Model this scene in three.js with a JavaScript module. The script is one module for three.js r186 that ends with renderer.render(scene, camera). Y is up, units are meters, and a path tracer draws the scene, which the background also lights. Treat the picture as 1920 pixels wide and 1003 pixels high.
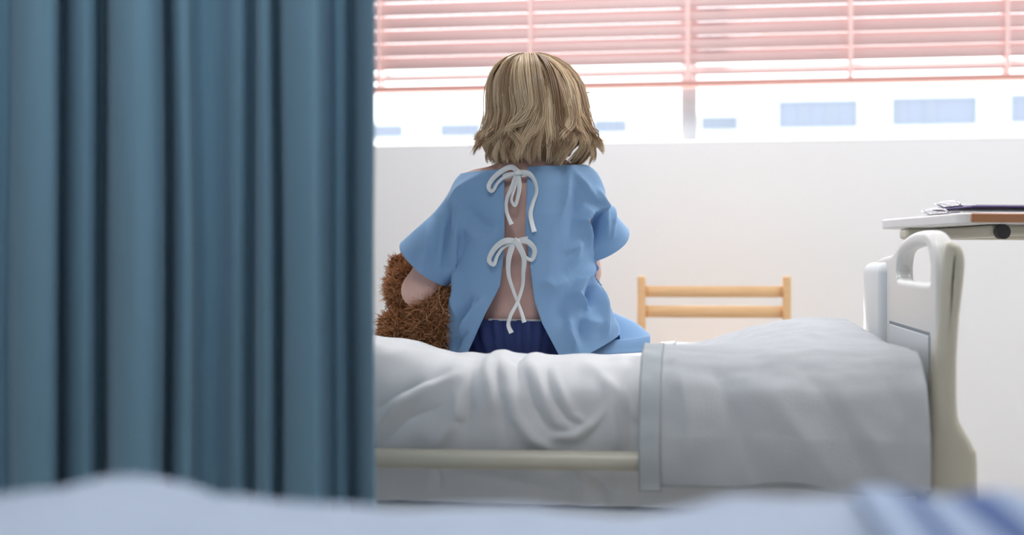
import * as THREE from 'three';
import { RoundedBoxGeometry } from 'three/addons/geometries/RoundedBoxGeometry.js';
import { mergeGeometries, mergeVertices } from 'three/addons/utils/BufferGeometryUtils.js';
import { ImprovedNoise } from 'three/addons/math/ImprovedNoise.js';
import { RectAreaLightUniformsLib } from 'three/addons/lights/RectAreaLightUniformsLib.js';

// ---------------------------------------------------------------- camera, sky, sun, exposure
const V3 = THREE.Vector3, TURN = THREE.MathUtils.degToRad(8.5), SN = Math.sin(TURN), CS = Math.cos(TURN), EYE = 0.8, FOCAL = 2500;
const scene = new THREE.Scene();
const camera = new THREE.PerspectiveCamera(2 * Math.atan(501.5 / FOCAL) * 180 / Math.PI, 1920 / 1003, 0.05, 200);
camera.position.set(0, EYE, 0);
camera.rotation.y = TURN;
camera.focus = 2.74;
camera.userData.fStop = 1.65;
const renderer = new THREE.WebGLRenderer();
renderer.toneMapping = THREE.LinearToneMapping;
renderer.toneMappingExposure = 1.14;
renderer.shadowMap.enabled = true;
scene.background = new THREE.Color(0.86, 0.94, 1.0);
scene.backgroundIntensity = 5.0;
const sun = new THREE.DirectionalLight(new THREE.Color(1.0, 0.95, 0.88), 16);
sun.position.set(-5.0, 9.0, -4.2 - 6.0);
sun.target.position.set(0, 1.2, -4.2);
sun.castShadow = true; sun.shadow.radius = 1;
Object.assign(sun.shadow.camera, { left: -6, right: 6, top: 6, bottom: -6, near: 0.5, far: 40 });
scene.add(sun, sun.target);
RectAreaLightUniformsLib.init();

// ---------------------------------------------------------------- helpers
let seed = 7;
const rnd = () => { seed = (seed * 1664525 + 1013904223) >>> 0; return seed / 4294967296; };
const rr = (a, b) => a + (b - a) * rnd();
const clamp = THREE.MathUtils.clamp, lerp = THREE.MathUtils.lerp;
const ss = (a, b, x) => { const t = clamp((x - a) / (b - a), 0, 1); return t * t * (3 - 2 * t); };
const noise = new ImprovedNoise();
const nz = (x, y, z = 0) => noise.noise(x, y, z);
// plan position of a sight line at a given depth (used to lay the room out)
function at(px, py, w) { const u = (px - 960) / FOCAL * w; return new V3(-SN * w + CS * u, EYE - (py - 501.5) / FOCAL * w, -CS * w - SN * u); }
function xAt(px, z) { const t = (px - 960) / FOCAL, w = -z / (CS + SN * t); return -SN * w + CS * t * w; }

function mat(color, rough = 0.7, extra = {}) {
  const m = new THREE.MeshPhysicalMaterial({ roughness: rough, side: THREE.DoubleSide, ...extra });
  if (Array.isArray(color)) m.color.setRGB(...color); else m.color.set(color);
  return m;
}
function mesh(name, geo, m, parent) {
  const o = new THREE.Mesh(geo, m); o.name = name; o.castShadow = o.receiveShadow = true; parent.add(o); return o;
}
function tag(o, label, category, group, kind) {
  o.userData.label = label; if (category) o.userData.category = category;
  if (group) o.userData.group = group; if (kind) o.userData.kind = kind; return o;
}
function thing(name, label, category, pos = [0, 0, 0], turn = 0, group) {
  const g = new THREE.Group(); g.name = name; g.position.set(...pos); g.rotation.y = turn; scene.add(g); return tag(g, label, category, group);
}
const struct = (name, geo, m, label) => { const o = mesh(name, geo, m, scene); o.userData.kind = 'structure'; o.userData.label = label; o.userData.category = name.split('_')[0]; return o; };
const box = (x0, x1, y0, y1, z0, z1) => new THREE.BoxGeometry(x1 - x0, y1 - y0, z1 - z0).translate((x0 + x1) / 2, (y0 + y1) / 2, (z0 + z1) / 2);
const rbox = (x0, x1, y0, y1, z0, z1, r = 0.006, seg = 3) => new RoundedBoxGeometry(x1 - x0, y1 - y0, z1 - z0, seg, r).translate((x0 + x1) / 2, (y0 + y1) / 2, (z0 + z1) / 2);
const clean = (g) => { for (const k of Object.keys(g.attributes)) if (!['position', 'normal'].includes(k)) g.deleteAttribute(k); return g.index ? g.toNonIndexed() : g; };
const merge = (list) => mergeGeometries(list.map(clean));
const tube = (pts, r, seg = 40, rad = 12, closed = false) => new THREE.TubeGeometry(new THREE.CatmullRomCurve3(pts.map((p) => new V3(...p)), closed, 'centripetal'), seg, r, rad, closed);

// naive surface nets over a signed distance function
function sdfMesh(f, lo, hi, h) {
  const n = [0, 1, 2].map((k) => Math.ceil((hi[k] - lo[k]) / h) + 1), [nx, ny, nzz] = n, F = new Float32Array(nx * ny * nzz);
  for (let k = 0, i = 0; k < nzz; k++) for (let j = 0; j < ny; j++) for (let a = 0; a < nx; a++, i++) F[i] = f(lo[0] + a * h, lo[1] + j * h, lo[2] + k * h);
  const id = new Int32Array(nx * ny * nzz).fill(-1), pos = [], idx = [], off = [0, 1, nx, nx + 1, nx * ny, nx * ny + 1, nx * ny + nx, nx * ny + nx + 1];
  const edges = [[0, 1], [2, 3], [4, 5], [6, 7], [0, 2], [1, 3], [4, 6], [5, 7], [0, 4], [1, 5], [2, 6], [3, 7]];
  for (let k = 0; k < nzz - 1; k++) for (let j = 0; j < ny - 1; j++) for (let a = 0; a < nx - 1; a++) {
    const i = a + nx * (j + ny * k); let cnt = 0, x = 0, y = 0, z = 0;
    for (const [p, q] of edges) {
      const u = F[i + off[p]], v = F[i + off[q]];
      if ((u < 0) === (v < 0)) continue;
      const t = u / (u - v); cnt++;
      x += lerp(p & 1, q & 1, t); y += lerp((p >> 1) & 1, (q >> 1) & 1, t); z += lerp(p >> 2, q >> 2, t);
    }
    if (cnt) { id[i] = pos.length / 3; pos.push(lo[0] + (a + x / cnt) * h, lo[1] + (j + y / cnt) * h, lo[2] + (k + z / cnt) * h); }
  }
  const quad = (a, b, c, d, flip) => { if (a < 0 || b < 0 || c < 0 || d < 0) return; flip ? idx.push(a, c, b, a, d, c) : idx.push(a, b, c, a, c, d); };
  const X = 1, Y = nx, Z = nx * ny;
  for (let k = 1; k < nzz - 1; k++) for (let j = 1; j < ny - 1; j++) for (let a = 1; a < nx - 1; a++) {
    const i = a + nx * (j + ny * k), s = F[i] < 0;
    if (s !== F[i + X] < 0) quad(id[i - Y - Z], id[i - Z], id[i], id[i - Y], !s);
    if (s !== F[i + Y] < 0) quad(id[i - X - Z], id[i - X], id[i], id[i - Z], !s);
    if (s !== F[i + Z] < 0) quad(id[i - X - Y], id[i - Y], id[i], id[i - X], !s);
  }
  const g = new THREE.BufferGeometry();
  g.setAttribute('position', new THREE.Float32BufferAttribute(pos, 3)); g.setIndex(idx); g.computeVertexNormals();
  return g;
}
// keep the part of an indexed geometry where fn(x, y, z, nz) < 0, cut cleanly along fn = 0
function clip(g, fn) {
  const P = g.attributes.position, N = g.attributes.normal, pos = [], idx = [], keep = new Map(), cut = new Map();
  const val = new Float32Array(P.count); for (let i = 0; i < P.count; i++) val[i] = fn(P.getX(i), P.getY(i), P.getZ(i), N.getZ(i));
  const own = (i) => { if (!keep.has(i)) { keep.set(i, pos.length / 3); pos.push(P.getX(i), P.getY(i), P.getZ(i)); } return keep.get(i); };
  const mid = (i, j) => {
    const key = i < j ? i * 1e7 + j : j * 1e7 + i;
    if (!cut.has(key)) { const t = val[i] / (val[i] - val[j]); cut.set(key, pos.length / 3); pos.push(lerp(P.getX(i), P.getX(j), t), lerp(P.getY(i), P.getY(j), t), lerp(P.getZ(i), P.getZ(j), t)); }
    return cut.get(key);
  };
  const I = g.index.array;
  for (let k = 0; k < I.length; k += 3) {
    const poly = [];
    for (let e = 0; e < 3; e++) {
      const a = I[k + e], b = I[k + (e + 1) % 3];
      if (val[a] < 0) poly.push(own(a));
      if ((val[a] < 0) !== (val[b] < 0)) poly.push(mid(a, b));
    }
    for (let e = 2; e < poly.length; e++) idx.push(poly[0], poly[e - 1], poly[e]);
  }
  const r = new THREE.BufferGeometry(); r.setAttribute('position', new THREE.Float32BufferAttribute(pos, 3)); r.setIndex(idx); r.computeVertexNormals();
  return r;
}
// give an open surface a thickness t, inwards
function solidify(g, t) {
  g.computeVertexNormals();
  const P = g.attributes.position, N = g.attributes.normal, n = P.count, pos = Array.from(P.array), I = Array.from(g.index.array), count = new Map(), uv = g.attributes.uv ? Array.from(g.attributes.uv.array) : null;
  for (let i = 0; i < n; i++) pos.push(P.getX(i) - N.getX(i) * t, P.getY(i) - N.getY(i) * t, P.getZ(i) - N.getZ(i) * t);
  if (uv) for (const q of g.attributes.uv.array) uv.push(q);
  const idx = I.slice();
  for (let k = 0; k < I.length; k += 3) {
    idx.push(I[k] + n, I[k + 2] + n, I[k + 1] + n);
    for (let e = 0; e < 3; e++) { const a = I[k + e], b = I[k + (e + 1) % 3]; count.set(a < b ? a * 1e7 + b : b * 1e7 + a, count.has(a < b ? a * 1e7 + b : b * 1e7 + a) ? null : [a, b]); }
  }
  for (const e of count.values()) if (e) { const [a, b] = e; idx.push(a, a + n, b, b, a + n, b + n); }
  const r = new THREE.BufferGeometry(); r.setAttribute('position', new THREE.Float32BufferAttribute(pos, 3)); r.setIndex(idx);
  if (uv) r.setAttribute('uv', new THREE.Float32BufferAttribute(uv, 2));
  r.computeVertexNormals(); return r;
}
// grid surface from fn(i/nu, j/nv) -> [x, y, z]; uv in metres given by scale
function grid(nu, nv, fn, su = 1, sv = 1) {
  const pos = [], uv = [], idx = [];
  for (let j = 0; j <= nv; j++) for (let i = 0; i <= nu; i++) { pos.push(...fn(i / nu, j / nv)); uv.push(i / nu * su, j / nv * sv); }
  for (let j = 0; j < nv; j++) for (let i = 0; i < nu; i++) { const a = i + j * (nu + 1); idx.push(a, a + 1, a + nu + 2, a, a + nu + 2, a + nu + 1); }
  const g = new THREE.BufferGeometry(); g.setAttribute('position', new THREE.Float32BufferAttribute(pos, 3)); g.setAttribute('uv', new THREE.Float32BufferAttribute(uv, 2)); g.setIndex(idx); g.computeVertexNormals(); return g;
}
function table(rows, x) { // smooth interpolation in a table of [x, v]
  if (x <= rows[0][0]) return rows[0][1];
  for (let i = 1; i < rows.length; i++) if (x <= rows[i][0]) { const t = (x - rows[i - 1][0]) / (rows[i][0] - rows[i - 1][0]); return lerp(rows[i - 1][1], rows[i][1], t); }
  return rows[rows.length - 1][1];
}
function polyDist(pts, x, y) { // distance to a polyline and position along it 0..1
  let best = 1e9, along = 0;
  for (let i = 1; i < pts.length; i++) {
    const [ax, ay] = pts[i - 1], [bx, by] = pts[i], dx = bx - ax, dy = by - ay, t = clamp(((x - ax) * dx + (y - ay) * dy) / (dx * dx + dy * dy), 0, 1), d = Math.hypot(x - ax - dx * t, y - ay - dy * t);
    if (d < best) { best = d; along = (i - 1 + t) / (pts.length - 1); }
  }
  return [best, along];
}
function folds(list, x, y) {
  let s = 0;
  for (const { pts, w, a, skew = 0 } of list) {
    const [d, t] = polyDist(pts, x, y); if (d > w * 3) continue;
    s += a * Math.exp(-Math.pow(d / w, 1.4)) * Math.pow(Math.sin(Math.PI * clamp(0.12 + t * 0.8, 0, 1)), 0.8);
  }
  return s;
}
function noiseTexture(size, fn, srgb = false) {
  const d = new Uint8Array(size * size * 4);
  for (let y = 0; y < size; y++) for (let x = 0; x < size; x++) { const v = fn(x, y), o = (y * size + x) * 4; for (let k = 0; k < 3; k++) d[o + k] = clamp(Array.isArray(v) ? v[k] : v, 0, 255); d[o + 3] = 255; }
  const t = new THREE.DataTexture(d, size, size); t.wrapS = t.wrapT = THREE.RepeatWrapping; t.magFilter = THREE.LinearFilter; t.minFilter = THREE.LinearMipmapLinearFilter; if (srgb) t.colorSpace = THREE.SRGBColorSpace; t.needsUpdate = true; return t;
}
const cap = (x, y, z, a, b) => { // tapered capsule, a and b = [x, y, z, r]
  const dx = b[0] - a[0], dy = b[1] - a[1], dz = b[2] - a[2], t = clamp(((x - a[0]) * dx + (y - a[1]) * dy + (z - a[2]) * dz) / (dx * dx + dy * dy + dz * dz), 0, 1);
  return Math.hypot(x - a[0] - dx * t, y - a[1] - dy * t, z - a[2] - dz * t) - lerp(a[3], b[3], t);
};
const ell = (x, y, z, c, r) => { const k = Math.hypot((x - c[0]) / r[0], (y - c[1]) / r[1], (z - c[2]) / r[2]); return (k - 1) * Math.min(...r); };
const smin = (a, b, k) => { const h = Math.max(k - Math.abs(a - b), 0) / k; return Math.min(a, b) - h * h * k * 0.25; };
function paint(g, fn) { const P = g.attributes.position, c = []; for (let i = 0; i < P.count; i++) c.push(...fn(P.getX(i), P.getY(i), P.getZ(i))); g.setAttribute('color', new THREE.Float32BufferAttribute(c, 3)); return g; }

// ---------------------------------------------------------------- textures and materials
const plasterBump = noiseTexture(256, (x, y) => 128 + 60 * nz(x / 3.1, y / 3.1, 1) + 40 * nz(x / 9, y / 9, 5));
const weaveBump = noiseTexture(128, (x, y) => 128 + 60 * Math.sin(x * Math.PI / 4) * (((y >> 2) & 1) ? 1 : -1) + 50 * rnd() - 25);
const fleeceBump = noiseTexture(256, (x, y) => 120 + 80 * nz(x / 2.2, y / 2.2, 3) + 60 * nz(x / 5, y / 5, 9) + 30 * rnd());
const woodMap = noiseTexture(256, (x, y) => { const g = nz(x / 90, y / 5, 2) * 0.5 + nz(x / 40, y / 1.7, 7) * 0.35; return [232 + 18 * g, 190 + 24 * g, 142 + 28 * g]; }, true);
const rep = (t, u, v = u) => { const c = t.clone(); c.repeat.set(u, v); c.needsUpdate = true; return c; };
const floorMap = noiseTexture(256, (x, y) => { const g = nz(x / 4, y / 4, 1) * 10 + nz(x / 20, y / 20, 4) * 8; return [196 + g, 194 + g, 190 + g]; }, true);

const M = {
  wall: mat([0.85, 0.855, 0.865], 0.85, { bumpMap: rep(plasterBump, 4), bumpScale: 0.0006 }),
  ceiling: mat([0.82, 0.82, 0.81], 0.9),
  floor: mat([1, 1, 1], 0.35, { map: rep(floorMap, 6) }),
  white: mat([0.8, 0.81, 0.82], 0.4),
  alu: mat([0.42, 0.45, 0.48], 0.45),
  glass: mat([1, 1, 1], 0.02, { transmission: 1, thickness: 0 }),
  slat: mat([0.53, 0.355, 0.345], 0.45, { transmission: 0.05, thickness: 0 }),
  slatRail: mat([0.62, 0.33, 0.29], 0.45),
  cord: mat([0.85, 0.62, 0.6], 0.8),
  curtain: mat([0.20, 0.375, 0.50], 0.85, { transmission: 0.12, thickness: 0, bumpMap: rep(weaveBump, 60), bumpScale: 0.0003, sheen: 0.3, sheenColor: new THREE.Color(0.5, 0.65, 0.8), sheenRoughness: 0.6 }),
  sheet: mat([0.73, 0.735, 0.75], 0.85, { bumpMap: rep(weaveBump, 90), bumpScale: 0.0001 }),
  blanket: mat([0.49, 0.512, 0.535], 0.95, { bumpMap: rep(fleeceBump, 5), bumpScale: 0.0012, sheen: 0.3, sheenColor: new THREE.Color(0.7, 0.75, 0.8), sheenRoughness: 0.7 }),
  blanketEdge: mat([0.50, 0.54, 0.56], 0.95, { bumpMap: rep(fleeceBump, 3), bumpScale: 0.001 }),
  cream: mat([0.58, 0.55, 0.45], 0.4, { clearcoat: 0.2, clearcoatRoughness: 0.4 }),
  headboard: mat([0.69, 0.685, 0.665], 0.4, { clearcoat: 0.2, clearcoatRoughness: 0.4 }),
  bluish: mat([0.66, 0.69, 0.71], 0.45),
  groove: mat([0.2, 0.23, 0.26], 0.6),
  grey: mat([0.3, 0.31, 0.32], 0.5),
  black: mat([0.02, 0.02, 0.022], 0.5),
  wood: mat([1, 1, 1], 0.55, { map: rep(woodMap, 2) }),
  tableWood: mat([0.42, 0.19, 0.09], 0.4),
  laminate: mat([0.74, 0.72, 0.71], 0.3),
  purple: mat([0.085, 0.045, 0.2], 0.35),
  paper: mat([0.82, 0.82, 0.82], 0.9),
  chrome: mat([0.75, 0.75, 0.78], 0.2, { metalness: 1 }),
  gown: mat([0.30, 0.51, 0.79], 0.8, { transmission: 0.2, thickness: 0, sheen: 0.25, sheenColor: new THREE.Color(0.6, 0.75, 1), sheenRoughness: 0.5 }),
  ribbon: mat([0.82, 0.84, 0.84], 0.85),
  shorts: mat([0.036, 0.056, 0.19], 0.8),
  skin: mat([1, 1, 1], 0.55, { vertexColors: true }),
  hair: mat([1, 1, 1], 0.3, { vertexColors: true }),
  hairBase: mat([0.33, 0.215, 0.115], 0.7),
  fur: mat([1, 1, 1], 0.75, { vertexColors: true }),
  duvet: mat([0.40, 0.475, 0.60], 0.9, { bumpMap: rep(weaveBump, 90), bumpScale: 0.0001 }),
  facade: mat([0.8, 0.8, 0.78], 0.9),
  facadePane: mat([0.115, 0.13, 0.17], 0.5),
  facadeFrame: mat([0.2, 0.22, 0.25], 0.6),
  ground: mat([0.5, 0.5, 0.48], 0.9),
};

// ---------------------------------------------------------------- room shell
const WZ = -4.154, WT = 0.22, X0 = -3.0, X1 = 2.6, ZB = 2.4, H = 2.6, SILL = 1.178, WTOP = 2.3, WX0 = -1.9, WX1 = 1.9;
struct('floor', box(X0 - 0.2, X1 + 0.2, -0.15, 0, WZ - WT, ZB + 0.2), M.floor, 'pale vinyl floor of the ward room');
struct('ceiling', box(X0 - 0.2, X1 + 0.2, H, H + 0.15, WZ - WT, ZB + 0.2), M.ceiling, 'white ceiling of the ward room');
struct('wall_left', box(X0 - 0.2, X0, 0, H, WZ, ZB), M.wall, 'white side wall behind the blue curtain');
struct('wall_right', box(X1, X1 + 0.2, 0, H, WZ, ZB), M.wall, 'white side wall beyond the headboard');
struct('wall_near', box(X0 - 0.2, X1 + 0.2, 0, H, ZB, ZB + 0.2), M.wall, 'white wall opposite the window');
struct('wall_far', merge([
  box(X0 - 0.2, X1 + 0.2, 0, SILL, WZ - WT, WZ), box(X0 - 0.2, X1 + 0.2, WTOP, H, WZ - WT, WZ),
  box(X0 - 0.2, WX0, SILL, WTOP, WZ - WT, WZ), box(WX1, X1 + 0.2, SILL, WTOP, WZ - WT, WZ)]), M.wall, 'white wall below the window with the blind');
struct('baseboard_far', rbox(X0, X1, 0, 0.09, WZ, WZ + 0.014, 0.004), M.white, 'white baseboard below the window');
{
  const w = new THREE.Group(); w.name = 'window_1'; w.userData = { kind: 'structure', label: 'wide window with grey mullions behind the blind', category: 'window' }; scene.add(w);
  const zf = WZ - 0.17, xm = xAt(1292, zf), xs = [WX0 + 0.03, xm - 1.55, xm, xm + 1.2, WX1 - 0.03];
  mesh('window_frame', merge([rbox(WX0, WX1, SILL, SILL + 0.03, zf - 0.03, zf + 0.03), rbox(WX0, WX1, WTOP - 0.05, WTOP, zf - 0.03, zf + 0.03), rbox(WX0, WX0 + 0.05, SILL, WTOP, zf - 0.03, zf + 0.03), rbox(WX1 - 0.05, WX1, SILL, WTOP, zf - 0.03, zf + 0.03)]), M.white, w);
  for (const x of [xs[1], xs[2], xs[3]]) mesh('mullion', rbox(x - 0.026, x + 0.026, SILL + 0.03, WTOP - 0.05, zf - 0.025, zf + 0.025), M.alu, w);
  for (let i = 0; i < 4; i++) mesh('pane', box(xs[i] + 0.02, xs[i + 1] - 0.02, SILL + 0.02, WTOP - 0.04, zf - 0.003, zf + 0.003), M.glass, w);
  mesh('window_sill', rbox(WX0, WX1, SILL - 0.002, SILL + 0.012, WZ - 0.14, WZ - 0.002, 0.003), M.white, w);
}

// ---------------------------------------------------------------- ceiling lights
function ceilingLight(x, z, label) {
  const t = thing('ceiling_light', label, 'ceiling light', [x, H, z], 0, 'ceiling light panels'), L = new THREE.Color(0.97, 0.98, 1);
  mesh('light_frame', merge([rbox(-0.63, 0.63, -0.03, 0, -0.33, -0.3), rbox(-0.63, 0.63, -0.03, 0, 0.3, 0.33), rbox(-0.63, -0.6, -0.03, 0, -0.3, 0.3), rbox(0.6, 0.63, -0.03, 0, -0.3, 0.3)]), M.white, t);
  const d = mat([0.9, 0.9, 0.9], 0.6); d.emissive = L; d.emissiveIntensity = 1.2;
  mesh('light_diffuser', box(-0.6, 0.6, -0.02, -0.005, -0.3, 0.3), d, t);
  const a = new THREE.RectAreaLight(L, CEIL, 1.2, 0.6); a.name = 'ceiling_lamp'; a.position.set(0, -0.032, 0); a.rotation.x = -Math.PI / 2; t.add(a);
}
const CEIL = 8.5;
ceilingLight(-0.4, -3.3, 'rectangular ceiling light panel above the far side of the bed');
ceilingLight(-0.4, -0.9, 'rectangular ceiling light panel above the near bed');
ceilingLight(1.5, -3.0, 'rectangular ceiling light panel beside the headboard');

// ---------------------------------------------------------------- venetian blind
{
  const pitch = 0.0437, zb = WZ - 0.075, base = 1.372, t = thing('venetian_blind', 'pink wooden slat blind half lowered over the window', 'blind', [0, base, zb]);
  const bx0 = WX0 + 0.02, bx1 = WX1 - 0.02;
  const slat = grid(1, 8, (u, v) => { const a = (v - 0.5) * 0.047; return [lerp(bx0, bx1, u), 0.003 * (1 - 4 * (v - 0.5) ** 2), a]; }, 1, 1);
  const slatGeo = solidify(slat, 0.0022);
  const count = 20;
  for (let i = 0; i < count; i++) { const o = mesh(i ? 'slat_' + String(i).padStart(3, '0') : 'slat', slatGeo, M.slat, t); o.position.y = 0.046 + i * pitch; o.rotation.x = THREE.MathUtils.degToRad(i === 0 ? 44 : 70); }
  mesh('bottom_rail', rbox(bx0, bx1, -0.006, 0.014, -0.026, 0.026, 0.005), M.slatRail, t);
  mesh('head_rail', rbox(bx0, bx1, 0.88, 0.925, -0.03, 0.03, 0.004), M.slatRail, t);
  for (const px of [714, 996, 1290, 1594, 1886, 560, 2200]) {
    const x = xAt(px, zb);
    mesh('ladder_cord', merge([rbox(x - 0.006, x + 0.006, 0.01, 0.885, 0.0275, 0.0287, 0.0005, 1), rbox(x - 0.006, x + 0.006, 0.01, 0.885, -0.0287, -0.0275, 0.0005, 1)]), M.cord, t);
  }
}

// ---------------------------------------------------------------- buildings outside
struct('outside_ground', box(-40, 40, -4.2, -4, -60, -4.6), M.ground, 'pale ground outside the window').userData.category = 'ground';
function building(label, z, x0, x1, yTop, rows) {
  const t = thing('office_building', label, 'building', [0, -4, z]);
  const holes = [];
  mesh('wall', box(x0, x1, 0, yTop + 4, -5, 0), M.facade, t);
  for (const [a, b, y0, y1, mul] of rows) {
    const w = mesh('window', merge([box(a, b, y0 + 4, y0 + 4.02, 0, 0.06), box(a, b, y1 + 3.98, y1 + 4, 0, 0.06), box(a, a + 0.02, y0 + 4, y1 + 4, 0, 0.06), box(b - 0.02, b, y0 + 4, y1 + 4, 0, 0.06), ...mul.map((m) => box(lerp(a, b, m) - 0.012, lerp(a, b, m) + 0.012, y0 + 4, y1 + 4, 0, 0.06))]), M.facadeFrame, t);
    mesh('pane', box(a + 0.01, b - 0.01, y0 + 4.01, y1 + 3.99, 0, 0.03), M.facadePane, w);
  }
}
{
  const z = -20, X = (px) => xAt(px, z), Y = (py) => EYE - (py - 501.5) / FOCAL * 20;
  building('white building with wide windows outside on the right', z, X(1425), X(2500), Y(60), [[X(1455), X(1612), Y(250), Y(192), [0.33, 0.66]], [X(1668), X(1835), Y(248), Y(190), [0.12, 0.45]], [X(1890), X(2060), Y(246), Y(188), [0.5]]]);
  const z2 = -26, X2 = (px) => xAt(px, z2), Y2 = (py) => EYE - (py - 501.5) / FOCAL * 26;
  building('white building with low window strips outside on the left', z2, X2(100), X2(1560), Y2(100), [[X2(640), X2(760), Y2(256), Y2(224), [0.5]], [X2(822), X2(905), Y2(256), Y2(224), [0.5]], [X2(1110), X2(1180), Y2(253), Y2(221), [0.5]], [X2(1310), X2(1388), Y2(251), Y2(218), [0.5]]]);
}

// ---------------------------------------------------------------- wooden chair by the window
{
  const z = -3.78, xl = xAt(1203, z), xr = xAt(1475, z), cx = (xl + xr) / 2, hw = (xr - xl) / 2, top = EYE - 16 / FOCAL * 3.75;
  const t = thing('wooden_chair', 'pale wooden chair with two back slats below the window', 'chair', [cx, 0, z]);
  const pw = 0.011;
  for (const s of [-1, 1]) {
    mesh('rear_leg', rbox(s * hw - pw, s * hw + pw, 0, top, -0.02, 0.02, 0.005), M.wood, t);
    mesh('front_leg', rbox(s * hw - pw, s * hw + pw, 0, 0.43, -0.335, -0.3, 0.005), M.wood, t);
    mesh('stretcher', rbox(s * hw - 0.008, s * hw + 0.008, 0.16, 0.19, -0.31, 0, 0.004), M.wood, t);
  }
  mesh('seat', rbox(-hw - 0.01, hw + 0.01, 0.43, 0.452, -0.345, 0.012, 0.007), M.wood, t);
  for (const [a, b] of [[536, 557], [573, 595]]) {
    const y0 = EYE - (b - 501.5) / FOCAL * 3.75, y1 = EYE - (a - 501.5) / FOCAL * 3.75;
    const sg = rbox(-hw + 0.006, hw - 0.006, y0, y1, -0.007, 0.007, 0.004), P = sg.attributes.position;
    const g2 = grid(24, 1, (u, v) => { const x = lerp(-hw + 0.006, hw - 0.006, u); return [x, lerp(y0, y1, v), 0.012 + 0.02 * (1 - (x / hw) ** 2) - 0.012]; }, 0.42, 0.04);
    mesh('back_slat', solidify(g2, 0.013), M.wood, t);
  }
}

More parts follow.
